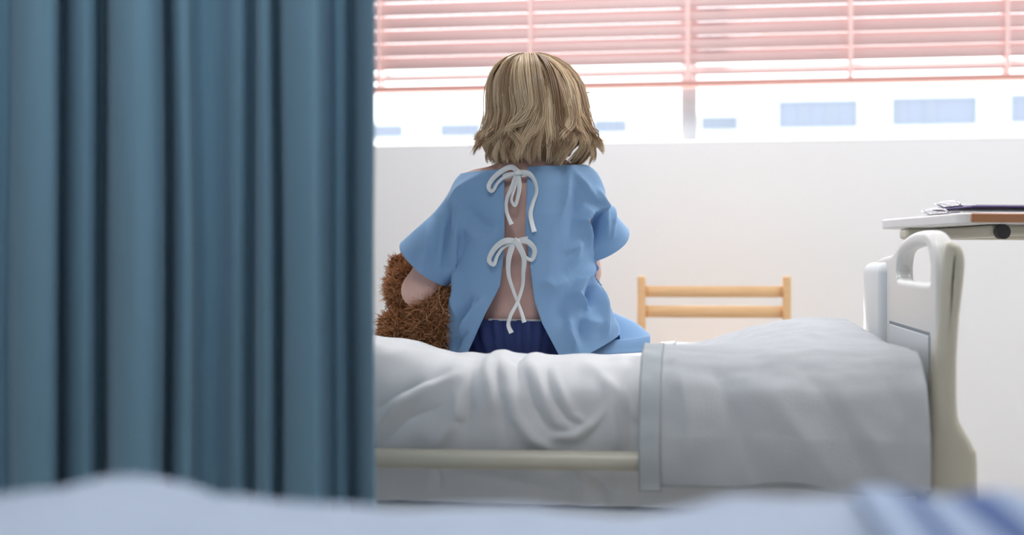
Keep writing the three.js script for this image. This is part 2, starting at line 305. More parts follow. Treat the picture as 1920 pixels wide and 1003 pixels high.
// ---------------------------------------------------------------- hospital bed
const BN = -2.29, BF = -3.22, HBX = 0.386;
{
  const t = thing('hospital_bed', 'cream hospital bed with moulded headboard that the child sits on', 'bed', [0, 0, 0]);
  mesh('bed_frame', merge([rbox(-1.62, 0.36, 0.33, 0.385, BN - 0.05, BN + 0.005, 0.008), rbox(-1.62, 0.36, 0.33, 0.385, BF, BF + 0.05, 0.008), rbox(-1.62, -1.56, 0.33, 0.385, BF, BN, 0.008), rbox(0.3, 0.36, 0.33, 0.385, BF, BN, 0.008), rbox(-0.7, -0.62, 0.33, 0.385, BF, BN, 0.008)]), M.cream, t);
  mesh('mattress', rbox(-1.6, 0.335, 0.385, 0.585, BF + 0.03, BN - 0.03, 0.03, 4), M.sheet, t);
  const railY = 0.4715;
  mesh('side_rail', tube([[-1.5, railY - 0.06, BN + 0.03], [-1.48, railY - 0.01, BN + 0.045], [-1.42, railY, BN + 0.048], [-0.6, railY, BN + 0.048], [0.2, railY, BN + 0.048], [0.26, railY - 0.01, BN + 0.045], [0.28, railY - 0.06, BN + 0.03], [0.28, railY - 0.12, BN + 0.0]], 0.0165, 160, 16), M.cream, t);
  for (const [x, z] of [[-1.5, BN - 0.06], [-1.5, BF + 0.06], [0.22, BN - 0.06], [0.22, BF + 0.06]]) {
    const l = mesh('leg', rbox(x - 0.025, x + 0.025, 0.12, 0.34, z - 0.025, z + 0.025, 0.006), M.cream, t);
    mesh('caster', new THREE.CylinderGeometry(0.06, 0.06, 0.03, 28).rotateZ(Math.PI / 2).translate(x, 0.06, z), M.black, l);
  }
  // headboard: outline in (z, y), thickness along x
  const hb = mesh('headboard', (() => {
    const V = (l) => l.map(([d, y]) => new THREE.Vector2(d, y));
    const outline = new THREE.SplineCurve(V([[0.0, 0.74], [0.002, 0.79], [0.014, 0.822], [0.045, 0.848], [0.10, 0.862], [0.18, 0.866], [0.30, 0.864], [0.42, 0.853], [0.50, 0.838], [0.57, 0.828], [0.68, 0.824], [0.78, 0.82], [0.86, 0.808], [0.905, 0.785], [0.93, 0.74], [0.94, 0.65]])).getPoints(90);
    const s = new THREE.Shape([...outline, new THREE.Vector2(0.93, 0.3), new THREE.Vector2(0.0, 0.3)]);
    s.holes.push(new THREE.Path(new THREE.SplineCurve(V([[0.066, 0.80], [0.07, 0.782], [0.09, 0.774], [0.27, 0.774], [0.45, 0.776], [0.478, 0.783], [0.482, 0.80], [0.455, 0.822], [0.38, 0.834], [0.25, 0.839], [0.14, 0.837], [0.09, 0.826], [0.066, 0.80]])).getPoints(70).slice(0, -1)));
    const g = new THREE.ExtrudeGeometry(s, { depth: 0.012, bevelEnabled: true, bevelThickness: 0.011, bevelSize: 0.011, bevelOffset: -0.011, bevelSegments: 5, curveSegments: 20 });
    // shape x -> -z, shape y -> y, extrude -> x
    return g.applyMatrix4(new THREE.Matrix4().set(0, 0, 1, HBX - 0.006, 0, 1, 0, 0, -1, 0, 0, BN, 0, 0, 0, 1));
  })(), M.headboard, t);
  // flat label panel with a groove round it, on the bed side
  const panelX = HBX - 0.016, pz0 = -2.87, pz1 = -2.36, py1 = 0.683, py0 = 0.42;
  mesh('groove_line', merge([box(panelX - 0.0022, panelX + 0.01, py1, py1 + 0.006, pz0, pz1), box(panelX - 0.0022, panelX + 0.01, py0, py1, pz0 - 0.006, pz0), box(panelX - 0.0022, panelX + 0.01, py0, py1, pz1, pz1 + 0.006)]), M.groove, hb);
  mesh('label_panel', rbox(panelX - 0.003, panelX + 0.01, py0, py1, pz0, pz1, 0.002), M.bluish, hb);
  mesh('wing', rbox(HBX - 0.034, HBX + 0.018, 0.30, 0.812, BF - 0.006, BF + 0.30, 0.024, 6), M.bluish, hb);
  // near end post, flaring towards the floor; outline in (x, y) at z = BN
  mesh('end_post', (() => {
    const w = 2.2, X = (px) => xAt(px, BN + 0.02), Y = (py) => EYE - (py - 501.5) / FOCAL * w;
    const L = [[1788, 452], [1775, 462], [1767, 520], [1763, 600], [1754, 690], [1745, 760], [1741, 860], [1741, 1050]], R = [[1836, 1050], [1836, 870], [1829, 838], [1810, 804], [1799, 775], [1797, 690], [1802, 600], [1811, 520], [1812, 482], [1803, 460], [1788, 452]];
    const sp = (l) => new THREE.SplineCurve(l.map(([a, b]) => new THREE.Vector2(X(a), Y(b)))).getPoints(60), s = new THREE.Shape([...sp(L), ...sp(R).slice(0, -1)]);
    return new THREE.ExtrudeGeometry(s, { depth: 0.03, bevelEnabled: true, bevelThickness: 0.016, bevelSize: 0.016, bevelOffset: -0.016, bevelSegments: 6 }).translate(0, 0, BN - 0.03);
  })(), M.cream, hb);
  const fb = mesh('footboard', rbox(-1.68, -1.63, 0.28, 0.8, BF, BN, 0.02, 4), M.cream, t);
}

// ---------------------------------------------------------------- sheet and blanket
const sheetProfile = new THREE.CatmullRomCurve3([[BN + 0.002, 0.392], [BN + 0.012, 0.45], [BN + 0.03, 0.53], [BN + 0.03, 0.585], [BN + 0.0, 0.618], [BN - 0.05, 0.632], [BN - 0.14, 0.634], [BN - 0.3, 0.630], [-2.8, 0.628], [-3.0, 0.63], [BF + 0.08, 0.626], [BF + 0.0, 0.6], [BF - 0.03, 0.54], [BF - 0.025, 0.45], [BF - 0.01, 0.40]].map(([z, y]) => new V3(0, y, z)), false, 'centripetal');
const GX = -0.386, GZ = -2.773, GY = EYE - 170 / 893;
function topLift(x, z) { // how bedding departs from the plain profile, in height
  let d = 0.034 * ss(-0.47, -0.62, x) * ss(-2.95, -2.4, z) * ss(-2.2, -2.32, z);
  d += (0.062 * ss(-0.08, 0.2, x) * (1 - 0.9 * ss(0.29, 0.37, x)) - 0.034 * ss(-0.25, -0.12, x)) * ss(-2.35, -2.8, z);
  d -= 0.05 * Math.exp(-Math.pow(((x - GX) / 0.2) ** 2 + ((z - GZ + 0.06) / 0.24) ** 2, 2));
  d += 0.006 * nz(x * 9, z * 9, 2) + 0.004 * nz(x * 19, z * 17, 4);
  return d;
}
const sidePx = (px, py) => [xAt(px, BN + 0.02), EYE - (py - 501.5) / FOCAL * 2.27];
const F = (a, w, ...pts) => ({ a: a * 0.85, w: w * 0.78, pts: pts.map((p) => sidePx(...p)) });
const sheetFolds = [
  F(0.014, 0.011, [958, 740], [972, 785], [1000, 822], [1030, 842]), F(0.012, 0.009, [1000, 700], [1022, 745], [1045, 788], [1070, 802]), F(0.011, 0.008, [1035, 700], [1055, 740], [1075, 775], [1100, 790]),
  F(-0.010, 0.012, [985, 700], [1003, 765], [1035, 812]), F(-0.008, 0.010, [1020, 700], [1040, 755], [1062, 785]), F(0.010, 0.009, [1040, 818], [1080, 815], [1110, 795], [1135, 768]),
  F(0.010, 0.010, [1140, 720], [1150, 770], [1158, 830]), F(0.012, 0.010, [905, 690], [920, 730], [928, 768]), F(0.009, 0.009, [860, 745], [865, 780], [868, 790]), F(-0.008, 0.012, [880, 700], [885, 770], [870, 830]),
  F(0.013, 0.012, [716, 800], [745, 762], [800, 735], [860, 715]), F(-0.009, 0.012, [716, 770], [760, 740], [830, 712]), F(0.009, 0.010, [716, 700], [780, 685], [850, 676]), F(-0.008, 0.014, [730, 830], [770, 790], [830, 765]),
  F(0.008, 0.012, [820, 840], [850, 800], [860, 760]), F(-0.008, 0.012, [930, 700], [945, 760], [950, 830]), F(0.009, 0.012, [1090, 690], [1120, 700], [1160, 735], [1190, 780]), F(-0.007, 0.012, [1170, 700], [1180, 760], [1185, 830]),
  F(0.008, 0.012, [800, 880], [805, 905], [800, 925]), F(-0.008, 0.012, [820, 885], [825, 925]), F(0.008, 0.016, [870, 890], [960, 905], [1050, 925]), F(0.008, 0.010, [1080, 885], [1110, 925]), F(-0.008, 0.01, [1110, 890], [1140, 925]), F(0.006, 0.012, [1150, 890], [1165, 925]),
  F(0.012, 0.014, [900, 672], [935, 690], [950, 720]), F(0.012, 0.013, [960, 672], [985, 690], [1000, 715]), F(-0.012, 0.012, [940, 668], [962, 690], [972, 730]), F(0.010, 0.012, [1060, 668], [1100, 664], [1140, 668], [1165, 690]),
];
function bedding(x, v, extra = 0, tuck = 0) { // point on the bedding at profile position v, lifted by extra along the normal
  const p = sheetProfile.getPoint(v), q = sheetProfile.getTangent(v), ny = -q.z, nzz = q.y;  // outward normal in (y, z)
  const onTop = ss(0.57, 0.635, p.y), y = p.y + topLift(x, p.z) * onTop, near = ss(-2.55, -2.38, p.z);
  let d = extra;
  if (near > 0) d += near * (folds(sheetFolds, x, p.y) + 0.004 * nz(x * 14, p.y * 8, 6) + 0.003 * nz(x * 30, p.y * 14, 8)) * (1 - tuck);
  d += (1 - near) * 0.003 * nz(x * 20, p.z * 20, 11);
  return [x, y + ny * d, p.z + nzz * d];
}
{
  const g = grid(420, 260, (u, v) => bedding(lerp(-1.6, 0.335, u), v < 0.62 ? v / 0.62 * 0.5 : 0.5 + (v - 0.62) / 0.38 * 0.5), 2, 1.5);
  const o = mesh('bed_sheet', solidify(g, -0.004), M.sheet, scene); tag(o, 'rumpled white bed sheet the child is sitting on', 'bed sheet');
}
{
  const t = thing('blanket', 'grey fleece blanket folded over the headboard end of the bed', 'blanket', [0, 0, 0]);
  const bf = [F(0.010, 0.03, [1440, 740], [1500, 790], [1560, 850]), F(-0.008, 0.03, [1330, 700], [1380, 780], [1420, 860]), F(0.009, 0.028, [1570, 740], [1630, 800], [1660, 850]), F(-0.009, 0.03, [1510, 720], [1570, 770], [1620, 850]), F(0.008, 0.025, [1260, 690], [1290, 760], [1290, 840]), F(-0.007, 0.03, [1640, 700], [1690, 770], [1690, 840]), F(0.006, 0.02, [1420, 652], [1480, 645], [1560, 655])];
  const BX0 = -0.118, BX1 = 0.345;
  const layer = (x0, x1, vEnd, base, wavy) => grid(Math.round((x1 - x0) * 260), 200, (u, v) => {
    const x = lerp(x0, x1, u), hem = vEnd(x), vv = lerp(hem, 0.93, v), near = 1 - ss(0.3, 0.42, vv);
    let e = base + near * (1.15 * folds(bf, x, sheetProfile.getPoint(vv).y) + 0.003 * nz(x * 10, vv * 14, 21)) + 0.002 * nz(x * 25, vv * 30, 14);
    if (wavy) e += wavy(x, (vv - hem));
    e += 0.05 * (1 - ss(0.10, 0.27, vv));
    return bedding(x, vv, e, 1);
  }, 0.5, 1.4);
  const sideLen = sheetProfile.getLength();
  const hemY = (y) => { let lo = 0, hi = 0.3; for (let i = 0; i < 30; i++) { const m = (lo + hi) / 2; if (sheetProfile.getPoint(m).y < y) lo = m; else hi = m; } return lo; };
  const wave = (x) => 0.012 * Math.sin((x - 0.02) / 0.33 * Math.PI * 2) * ss(0.02, 0.16, x);
  mesh('outer_layer', solidify(layer(BX0 + 0.03, BX1, (x) => hemY(0.459 + 0.010 * ss(0.12, 0.24, x) + wave(x) * 1.1), 0.026, (x, d) => 0.010 * Math.exp(-((d / 0.03) ** 2)) * ss(0.1, 0.2, x)), 0.006), M.blanket, t);
  mesh('under_layer', solidify(layer(BX0 + 0.012, BX1 - 0.004, (x) => hemY(0.449 + wave(x) * 0.5), 0.013), 0.005), M.blanket, t);
  mesh('folded_border', solidify(layer(BX0, BX0 + 0.036, () => hemY(0.447), 0.03), 0.011), M.blanketEdge, t);
}

// ---------------------------------------------------------------- child seen from behind
const person = thing('person', 'blond child in light blue hospital gown sitting on bed, back to viewer, arm around teddy', 'person', [GX, GY, GZ], TURN);
const gx = (px) => (px - 985) / 893, gy = (py) => (670 - py) / 893, gp = (px, py, z = 0) => [gx(px), gy(py), z];
const HC = [0.028, 0.535, -0.012];
const LS = [-0.105, 0.34, 0.0], RS = [0.115, 0.345, -0.005], LE = [-0.222, 0.142, 0.012], RE = [0.13, 0.18, -0.105], LW = [-0.17, 0.10, -0.19], RW = [0.05, 0.12, -0.24];
function torsoSdf(x, y, z) {
  let d = ell(x, y, z, [0.0, 0.06, -0.02], [0.125, 0.10, 0.095]);
  d = smin(d, ell(x, y, z, [-0.004, 0.16, -0.012], [0.098, 0.12, 0.07]), 0.06);
  d = smin(d, ell(x, y, z, [0.002, 0.27, 0.0], [0.108, 0.13, 0.076]), 0.05);
  d = smin(d, cap(x, y, z, [-0.085, 0.335, 0, 0.05], [0.095, 0.34, 0, 0.05]), 0.04);
  d = smin(d, Math.min(cap(x, y, z, [-0.105, 0.352, 0, 0.034], [0.0, 0.388, 0, 0.034]), cap(x, y, z, [0.115, 0.362, 0, 0.034], [0.03, 0.39, 0, 0.034])), 0.02);
  d = smin(d, cap(x, y, z, [0.012, 0.36, -0.002, 0.045], [0.022, 0.47, -0.012, 0.04]), 0.06);
  return d;
}
function armsSdf(x, y, z) {
  let d = cap(x, y, z, [...LS, 0.043], [...LE, 0.034]);
  d = smin(d, cap(x, y, z, [...LE, 0.033], [...LW, 0.023]), 0.02);
  let e = cap(x, y, z, [...RS, 0.043], [...RE, 0.032]);
  e = smin(e, cap(x, y, z, [...RE, 0.032], [...RW, 0.022]), 0.02);
  return Math.min(d, e);
}
function legsSdf(x, y, z) {
  let d = 1;
  for (const s of [-1, 1]) {
    d = Math.min(d, smin(cap(x, y, z, [s * 0.06, 0.065, -0.05, 0.068], [s * 0.075, 0.055, -0.42, 0.048]), cap(x, y, z, [s * 0.075, 0.045, -0.5, 0.043], [s * 0.075, -0.27, -0.53, 0.027]), 0.08));
    d = smin(d, cap(x, y, z, [s * 0.075, -0.3, -0.53, 0.026], [s * 0.08, -0.32, -0.64, 0.018]), 0.03);
  }
  return d;
}
function headSdf(x, y, z) {
  let d = ell(x, y, z, HC, [0.073, 0.087, 0.085]);
  d = smin(d, ell(x, y, z, [0.028, 0.48, -0.04], [0.058, 0.06, 0.06]), 0.04);       // jaw
  d = smin(d, ell(x, y, z, [0.028, 0.505, -0.102], [0.010, 0.014, 0.014]), 0.012);   // nose
  d = smin(d, ell(x, y, z, [0.028, 0.468, -0.09], [0.02, 0.009, 0.01]), 0.012);      // lips
  for (const s of [-1, 1]) {
    d = -smin(-d, ell(x, y, z, [0.028 + s * 0.03, 0.533, -0.1], [0.014, 0.009, 0.012]), 0.008);  // eye sockets
    d = smin(d, ell(x, y, z, [0.028 + s * 0.077, 0.525, -0.005], [0.01, 0.028, 0.018]), 0.01);  // ears
  }
  return d;
}
const skinColor = (x, y, z) => {
  const n = 0.03 * nz(x * 40, y * 40, z * 40);
  if (Math.hypot((x - 0.028) / 0.022, (y - 0.468) / 0.008) < 1 && z < -0.08) return [0.5, 0.16, 0.14];
  return [0.80 + n, 0.505 + n, 0.425 + n];
};
{
  const parts = [];
  const noHead = (x, y, z) => smin(smin(torsoSdf(x, y, z), armsSdf(x, y, z), 0.035), legsSdf(x, y, z), 0.04);
  parts.push(sdfMesh((x, y, z) => smin(noHead(x, y, z), ell(x, y, z, [0.026, 0.50, -0.012], [0.06, 0.07, 0.07]), 0.03), [-0.31, -0.37, -0.69], [0.25, 0.6, 0.14], 0.0075));
  parts.push(sdfMesh((x, y, z) => smin(headSdf(x, y, z), cap(x, y, z, [0.018, 0.42, -0.008, 0.041], [0.022, 0.47, -0.012, 0.04]), 0.03), [-0.08, 0.38, -0.14], [0.14, 0.66, 0.1], 0.004));
  const hand = (w, dir, side) => { // palm and five bent fingers
    const d = new V3(...dir).normalize(), up = new V3(0, 1, 0), across = new V3().crossVectors(d, up).normalize(), curl = new V3().crossVectors(across, d).negate();
    const P = (f, a, c) => [w[0] + d.x * f + across.x * a + curl.x * c, w[1] + d.y * f + across.y * a + curl.y * c, w[2] + d.z * f + across.z * a + curl.z * c];
    const seg = [];
    [[-0.024, 0.030], [-0.008, 0.035], [0.008, 0.033], [0.023, 0.026]].forEach(([a, len]) => { seg.push([[...P(0.045, a * 0.8, 0), 0.0085], [...P(0.055 + len * 0.55, a, 0.006), 0.008]], [[...P(0.055 + len * 0.55, a, 0.006), 0.008], [...P(0.055 + len, a, 0.028), 0.0065]]); });
    seg.push([[...P(0.015, side * 0.024, 0.004), 0.010], [...P(0.042, side * 0.044, 0.014), 0.0085]], [[...P(0.042, side * 0.044, 0.014), 0.0085], [...P(0.06, side * 0.042, 0.026), 0.007]]);
    const f = (x, y, z) => { let e = smin(cap(x, y, z, [...P(-0.01, 0, 0), 0.021], [...P(0.02, 0, 0), 0.02]), cap(x, y, z, [...P(0.04, -0.018, 0), 0.013], [...P(0.04, 0.018, 0), 0.013]), 0.025); for (const [a, b] of seg) e = smin(e, cap(x, y, z, a, b), 0.004); return e; };
    return sdfMesh(f, [w[0] - 0.13, w[1] - 0.1, w[2] - 0.13], [w[0] + 0.13, w[1] + 0.1, w[2] + 0.13], 0.0035);
  };
  parts.push(hand(LW, [0.25, -0.1, -0.9], 1), hand(RW, [-0.6, -0.25, -0.7], -1));
  const body = mergeGeometries(parts.map((g) => paint(g, skinColor)));
  mesh('body', body, M.skin, person).userData.label = 'pale skin of back, neck and arms';
  for (const s of [-1, 1]) { const e = mesh('eye', paint(new THREE.SphereGeometry(0.009, 16, 12), (x, y, z) => (z < -0.0072 ? [0.05, 0.09, 0.14] : [0.75, 0.75, 0.75])), M.skin, person); e.position.set(0.028 + s * 0.03, 0.533, -0.091); }
}

// shorts
{
  const f = (x, y, z) => smin(torsoSdf(x, y, z) - 0.012, legsSdf(x, y, z) - 0.014, 0.03);
  let g = sdfMesh(f, [-0.2, -0.08, -0.40], [0.2, 0.14, 0.14], 0.005);
  g = clip(g, (x, y) => y - 0.083 + 0.01 * (x + 0.02)); g = clip(g, (x, y, z) => -(z + 0.3));
  const P = g.attributes.position, N = g.attributes.normal;
  for (let i = 0; i < P.count; i++) { const x = P.getX(i), y = P.getY(i), z = P.getZ(i), a = Math.atan2(x, z), k = ss(-0.03, 0.075, y) * 0.0035 * Math.sin(a * 26 + 2 * nz(a * 3, y * 10)) + 0.006 * nz(a * 5 + 3, y * 14, 3); P.setXYZ(i, x + N.getX(i) * k, y, z + N.getZ(i) * k); }
  const sh = mesh('shorts', solidify(g, 0.002), M.shorts, person); sh.userData.label = 'navy blue shorts with gathered waist';
  // pale stitched line along the waistband
  const st = []; for (let i = 0; i < 60; i++) { const x = lerp(-0.075, 0.075, i / 59); let z = 0.15; while (f(x, 0.083, z) > 0.001 && z > 0) z -= 0.001; st.push(rbox(x - 0.0008, x + 0.0008, 0.0815 - 0.01 * (x + 0.02), 0.0855 - 0.01 * (x + 0.02), z - 0.002, z + 0.0015, 0.0004, 1)); }
  mesh('waist_stitching', merge(st), M.ribbon, sh);
}

// gown
const T_A = [[-0.02, 0.186], [0.015, 0.184], [0.07, 0.182], [0.12, 0.166], [0.17, 0.147], [0.2, 0.146], [0.26, 0.146], [0.3, 0.142], [0.34, 0.128], [0.37, 0.1], [0.40, 0.06]];
const T_CX = [[0, 0.016], [0.07, 0.018], [0.12, 0.010], [0.17, -0.004], [0.3, -0.006], [0.4, 0.0]];
const T_B = [[-0.02, 0.145], [0.07, 0.13], [0.15, 0.112], [0.22, 0.104], [0.3, 0.098], [0.36, 0.08], [0.40, 0.05]];
function gownTorso(x, y, z) {
  const a = table(T_A, y), b = table(T_B, y), cx = table(T_CX, y), k = Math.pow(Math.pow(Math.abs(x - cx) / a, 2.3) + Math.pow(Math.abs(z + 0.005) / b, 2.3), 1 / 2.3);
  return Math.max(smin((k - 1) * b * 0.9, torsoSdf(x, y, z) - 0.010, 0.015), y - 0.42);
}
const sleeveL = (x, y, z) => smin(cap(x, y, z, [-0.07, 0.348, 0.0, 0.052], [-0.235, 0.175, 0.005, 0.068]), cap(x, y, z, [...LS, 0.051], [...LE, 0.042]), 0.01);
const sleeveR = (x, y, z) => smin(cap(x, y, z, [0.075, 0.35, 0.0, 0.052], [0.212, 0.185, -0.055, 0.066]), cap(x, y, z, [...RS, 0.051], [...RE, 0.04]), 0.01);
const gownSdf = (x, y, z) => smin(smin(gownTorso(x, y, z), sleeveL(x, y, z), 0.009), sleeveR(x, y, z), 0.009);
const G = (a, w, ...pts) => ({ a, w: w * 0.8, pts: pts.map(([px, py]) => [gx(px), gy(py)]) });
const gownFolds = [
  G(0.010, 0.016, [905, 330], [870, 355], [846, 385]), G(-0.010, 0.009, [846, 390], [843, 440], [838, 500]), G(0.008, 0.012, [858, 395], [853, 450], [850, 520]), G(0.006, 0.018, [870, 420], [890, 440], [915, 445]),
  G(-0.006, 0.02, [880, 395], [905, 420], [930, 425]), G(0.006, 0.012, [805, 420], [800, 460], [798, 500]), G(-0.005, 0.012, [822, 410], [818, 460], [815, 500]), G(0.006, 0.01, [860, 500], [858, 560], [862, 600]),
  G(0.010, 0.011, [905, 560], [880, 600], [862, 640]), G(-0.010, 0.010, [885, 560], [862, 605], [848, 650]), G(0.008, 0.010, [850, 560], [845, 610], [838, 655]), G(-0.008, 0.009, [878, 620], [862, 635], [850, 650]),
  G(0.011, 0.010, [1118, 360], [1128, 400], [1135, 440]), G(0.008, 0.008, [1138, 355], [1143, 400], [1146, 440]), G(-0.014, 0.012, [1122, 398], [1112, 425], [1108, 462]), G(0.012, 0.011, [1120, 392], [1098, 398], [1087, 415], [1098, 445], [1106, 470]),
  G(0.006, 0.012, [1070, 320], [1095, 350], [1115, 380]), G(0.005, 0.014, [1065, 320], [1060, 370], [1050, 410]), G(-0.004, 0.015, [1080, 350], [1075, 400], [1065, 440]), G(0.005, 0.02, [1060, 520], [1040, 535], [1015, 525]),
  G(0.012, 0.010, [1112, 500], [1085, 525], [1074, 548], [1085, 560], [1100, 575]), G(-0.012, 0.010, [1112, 520], [1103, 550], [1102, 575]), G(0.010, 0.010, [1118, 535], [1124, 570], [1130, 620]), G(-0.006, 0.012, [1090, 580], [1085, 610], [1090, 640]),
  G(0.008, 0.012, [1060, 590], [1065, 620], [1075, 650]), G(0.006, 0.012, [1065, 470], [1080, 460], [1075, 480], [1060, 500]), G(-0.005, 0.016, [1060, 550], [1050, 580], [1055, 600]), G(0.006, 0.014, [1085, 590], [1105, 600], [1120, 600]),
];
const openL = [[0.2, gx(878)], [-0.02, gx(874)], [0.015, gx(878)], [0.096, gx(911)], [0.153, gx(938)], [0.22, gx(945)], [0.26, gx(946)], [0.45, gx(946)]].slice(1), openR = [[-0.02, gx(1060)], [0.0, gx(1051)], [0.078, gx(1014)], [0.125, gx(1000)], [0.20, gx(992)], [0.257, gx(984)], [0.325, gx(986)], [0.45, gx(989)]];
{
  let g = sdfMesh(gownSdf, [-0.33, -0.01, -0.19], [0.29, 0.44, 0.19], 0.0045);
  const P = g.attributes.position, N = g.attributes.normal;
  for (let i = 0; i < P.count; i++) {
    const x = P.getX(i), y = P.getY(i), z = P.getZ(i), back = ss(-0.1, 0.5, N.getZ(i)), front = 1 - back;
    const k = back * 2.3 * folds(gownFolds, x, y) + 0.003 * nz(x * 22, y * 12, z * 22) + front * 0.006 * Math.sin(x * 60 + 3 * nz(x * 6, y * 6)) * ss(0.3, 0.05, y);
    P.setXYZ(i, x + N.getX(i) * k, y + N.getY(i) * k * 0.5, z + N.getZ(i) * k);
  }
  g.computeVertexNormals();
  g = clip(g, (x, y) => y - (0.3965 + 0.068 * x));                                                                 // neckline
  g = clip(g, (x, y, z) => (x < -0.1 && sleeveL(x, y, z) < gownTorso(x, y, z) ? (x + 0.205) * -0.66 + (y - 0.213) * -0.75 - (z) * 0.30 - 0.012 : -1));     // sleeve openings
  g = clip(g, (x, y, z) => (x > 0.1 && sleeveR(x, y, z) < gownTorso(x, y, z) ? (x - 0.165) * 0.42 + (y - 0.245) * -0.72 - (z + 0.02) * 0.45 - 0.008 : -1));
  g = clip(g, (x, y, z) => (z > 0 ? Math.min(x - table(openL, y), table(openR, y) - x) : -0.01));                  // open back
  g = clip(g, (x, y, z) => (z > 0 ? (x < -0.02 ? 0.012 - y : Math.max(0.006 - y, (0.010 + (x - 0.115) * 0.5) - y)) : 0.01 - y)); // hems
  const gown = mesh('gown', solidify(g, 0.0018), M.gown, person); gown.userData.label = 'light blue cotton hospital gown open at the back';
  // front panel of the gown spread over the sheet to the right
  const tail = grid(40, 30, (u, v) => {
    const x = lerp(0.085, 0.268, u), z = lerp(-0.07, 0.085 - 0.03 * u, v), far = lerp(0.16, 0.042, Math.pow(u, 1.15)), near = 0.016 + 0.006 * u;
    const roll = (0.008 + 0.018 * u) * Math.exp(-Math.pow((v - 0.8) / 0.13, 2));
    return [x - 0.012 * v * u, lerp(far, near, ss(0, 0.62, v)) + roll + 0.006 * Math.sin(u * 9 + v * 4) * (1 - v) - 0.008 * ss(0.9, 1, v), z];
  }, 0.2, 0.2);
  mesh('gown_tail', solidify(tail, 0.0018), M.gown, gown);
  // ribbons tied in two bows
  const solid = (x, y, z) => gownSdf(x, y, z);
  const surfZ = (x, y) => { let z = 0.2; while (solid(x, y, z) > 0.0015 && z > -0.1) z -= 0.0015; return z; };
  const Z = (px, py) => [740 + px / 5.013, 280 + py / 5.013], Y = (px, py) => [700 + px / 3.135, 380 + py / 3.135];
  function ribbon(pts, width, lift, twist = 0) {
    const c = new THREE.CatmullRomCurve3(pts.map(([px, py], i) => { const x = gx(px), y = gy(py); return new V3(x, y, surfZ(x, y) + lift + 0.003 * Math.sin(i * 1.7)); }), false, 'centripetal'), n = 48;
    const g = grid(n, 2, (u, v) => {
      const p = c.getPoint(u), t = c.getTangent(u), s = new V3(-t.y, t.x, 0).normalize(), tw = twist * Math.sin(u * Math.PI * 1.6), w = 1.2 * width * (0.85 + 0.25 * Math.sin(u * 5 + twist * 3));
      return [p.x + s.x * w * (v - 0.5) * Math.cos(tw), p.y + s.y * w * (v - 0.5) * Math.cos(tw), p.z + w * (v - 0.5) * Math.sin(tw) + 0.0012 * Math.sin(v * Math.PI)];
    });
    return clean(solidify(g, 0.0009));
  }
  const knot = (px, py, r) => { const x = gx(px), y = gy(py), g = new THREE.SphereGeometry(1, 20, 14).scale(r, r * 0.85, r * 0.7), P = g.attributes.position; for (let i = 0; i < P.count; i++) { const k = 1 + 0.18 * Math.sin(P.getX(i) / r * 5 + P.getY(i) / r * 4); P.setXYZ(i, P.getX(i) * k, P.getY(i) * k, P.getZ(i)); } g.computeVertexNormals(); return clean(g.translate(x, y, surfZ(x, y) + 0.010)); };
  const z = (...l) => l.map((p) => Z(...p)), y = (...l) => l.map((p) => Y(...p));
  mesh('tie_bow', mergeGeometries([
    ribbon(z([1160, 230], [1100, 185], [1000, 225], [915, 305], [888, 370], [912, 408], [935, 395], [965, 340], [1035, 275], [1135, 240]), 0.0085, 0.010, 0.3),
    ribbon(z([1020, 278], [1085, 258], [1140, 245]), 0.010, 0.005), ribbon(z([1170, 245], [1215, 245], [1262, 250]), 0.012, 0.005),
    ribbon(z([1180, 240], [1255, 250], [1305, 310], [1325, 410], [1292, 520], [1270, 610], [1280, 690], [1305, 780]), 0.0105, 0.008, 0.7),
    ribbon(z([1150, 260], [1100, 380], [1055, 480], [1052, 580], [1075, 660], [1100, 712]), 0.0095, 0.007, 0.6),
    ribbon(z([1160, 270], [1170, 370], [1158, 450], [1128, 540], [1098, 500], [1125, 390], [1165, 270]), 0.007, 0.011, 0.3), knot(740 + 1165 / 5.013, 280 + 235 / 5.013, 0.0085)]), M.ribbon, gown).userData.label = 'white ribbon bow at the neck';
  mesh('tie_bow', mergeGeometries([
    ribbon(y([840, 228], [775, 226], [712, 275], [685, 338], [712, 360], [732, 310], [772, 258], [835, 236]), 0.0088, 0.010, 0.3),
    ribbon(y([850, 222], [905, 232], [942, 278], [926, 332], [892, 318], [872, 270], [850, 236]), 0.0085, 0.010, 0.3),
    ribbon(y([765, 246], [800, 236], [840, 228]), 0.009, 0.005), ribbon(y([840, 228], [880, 215], [905, 205]), 0.007, 0.005),
    ribbon(y([820, 240], [796, 330], [796, 420], [820, 500], [850, 580], [872, 640], [884, 684]), 0.0088, 0.008, 0.5),
    ribbon(y([848, 240], [882, 320], [878, 400], [874, 480], [845, 570], [803, 655], [795, 700], [812, 742]), 0.0095, 0.011, 0.6), knot(700 + 842 / 3.135, 380 + 228 / 3.135, 0.008)]), M.ribbon, gown).userData.label = 'white ribbon bow at mid back';
}

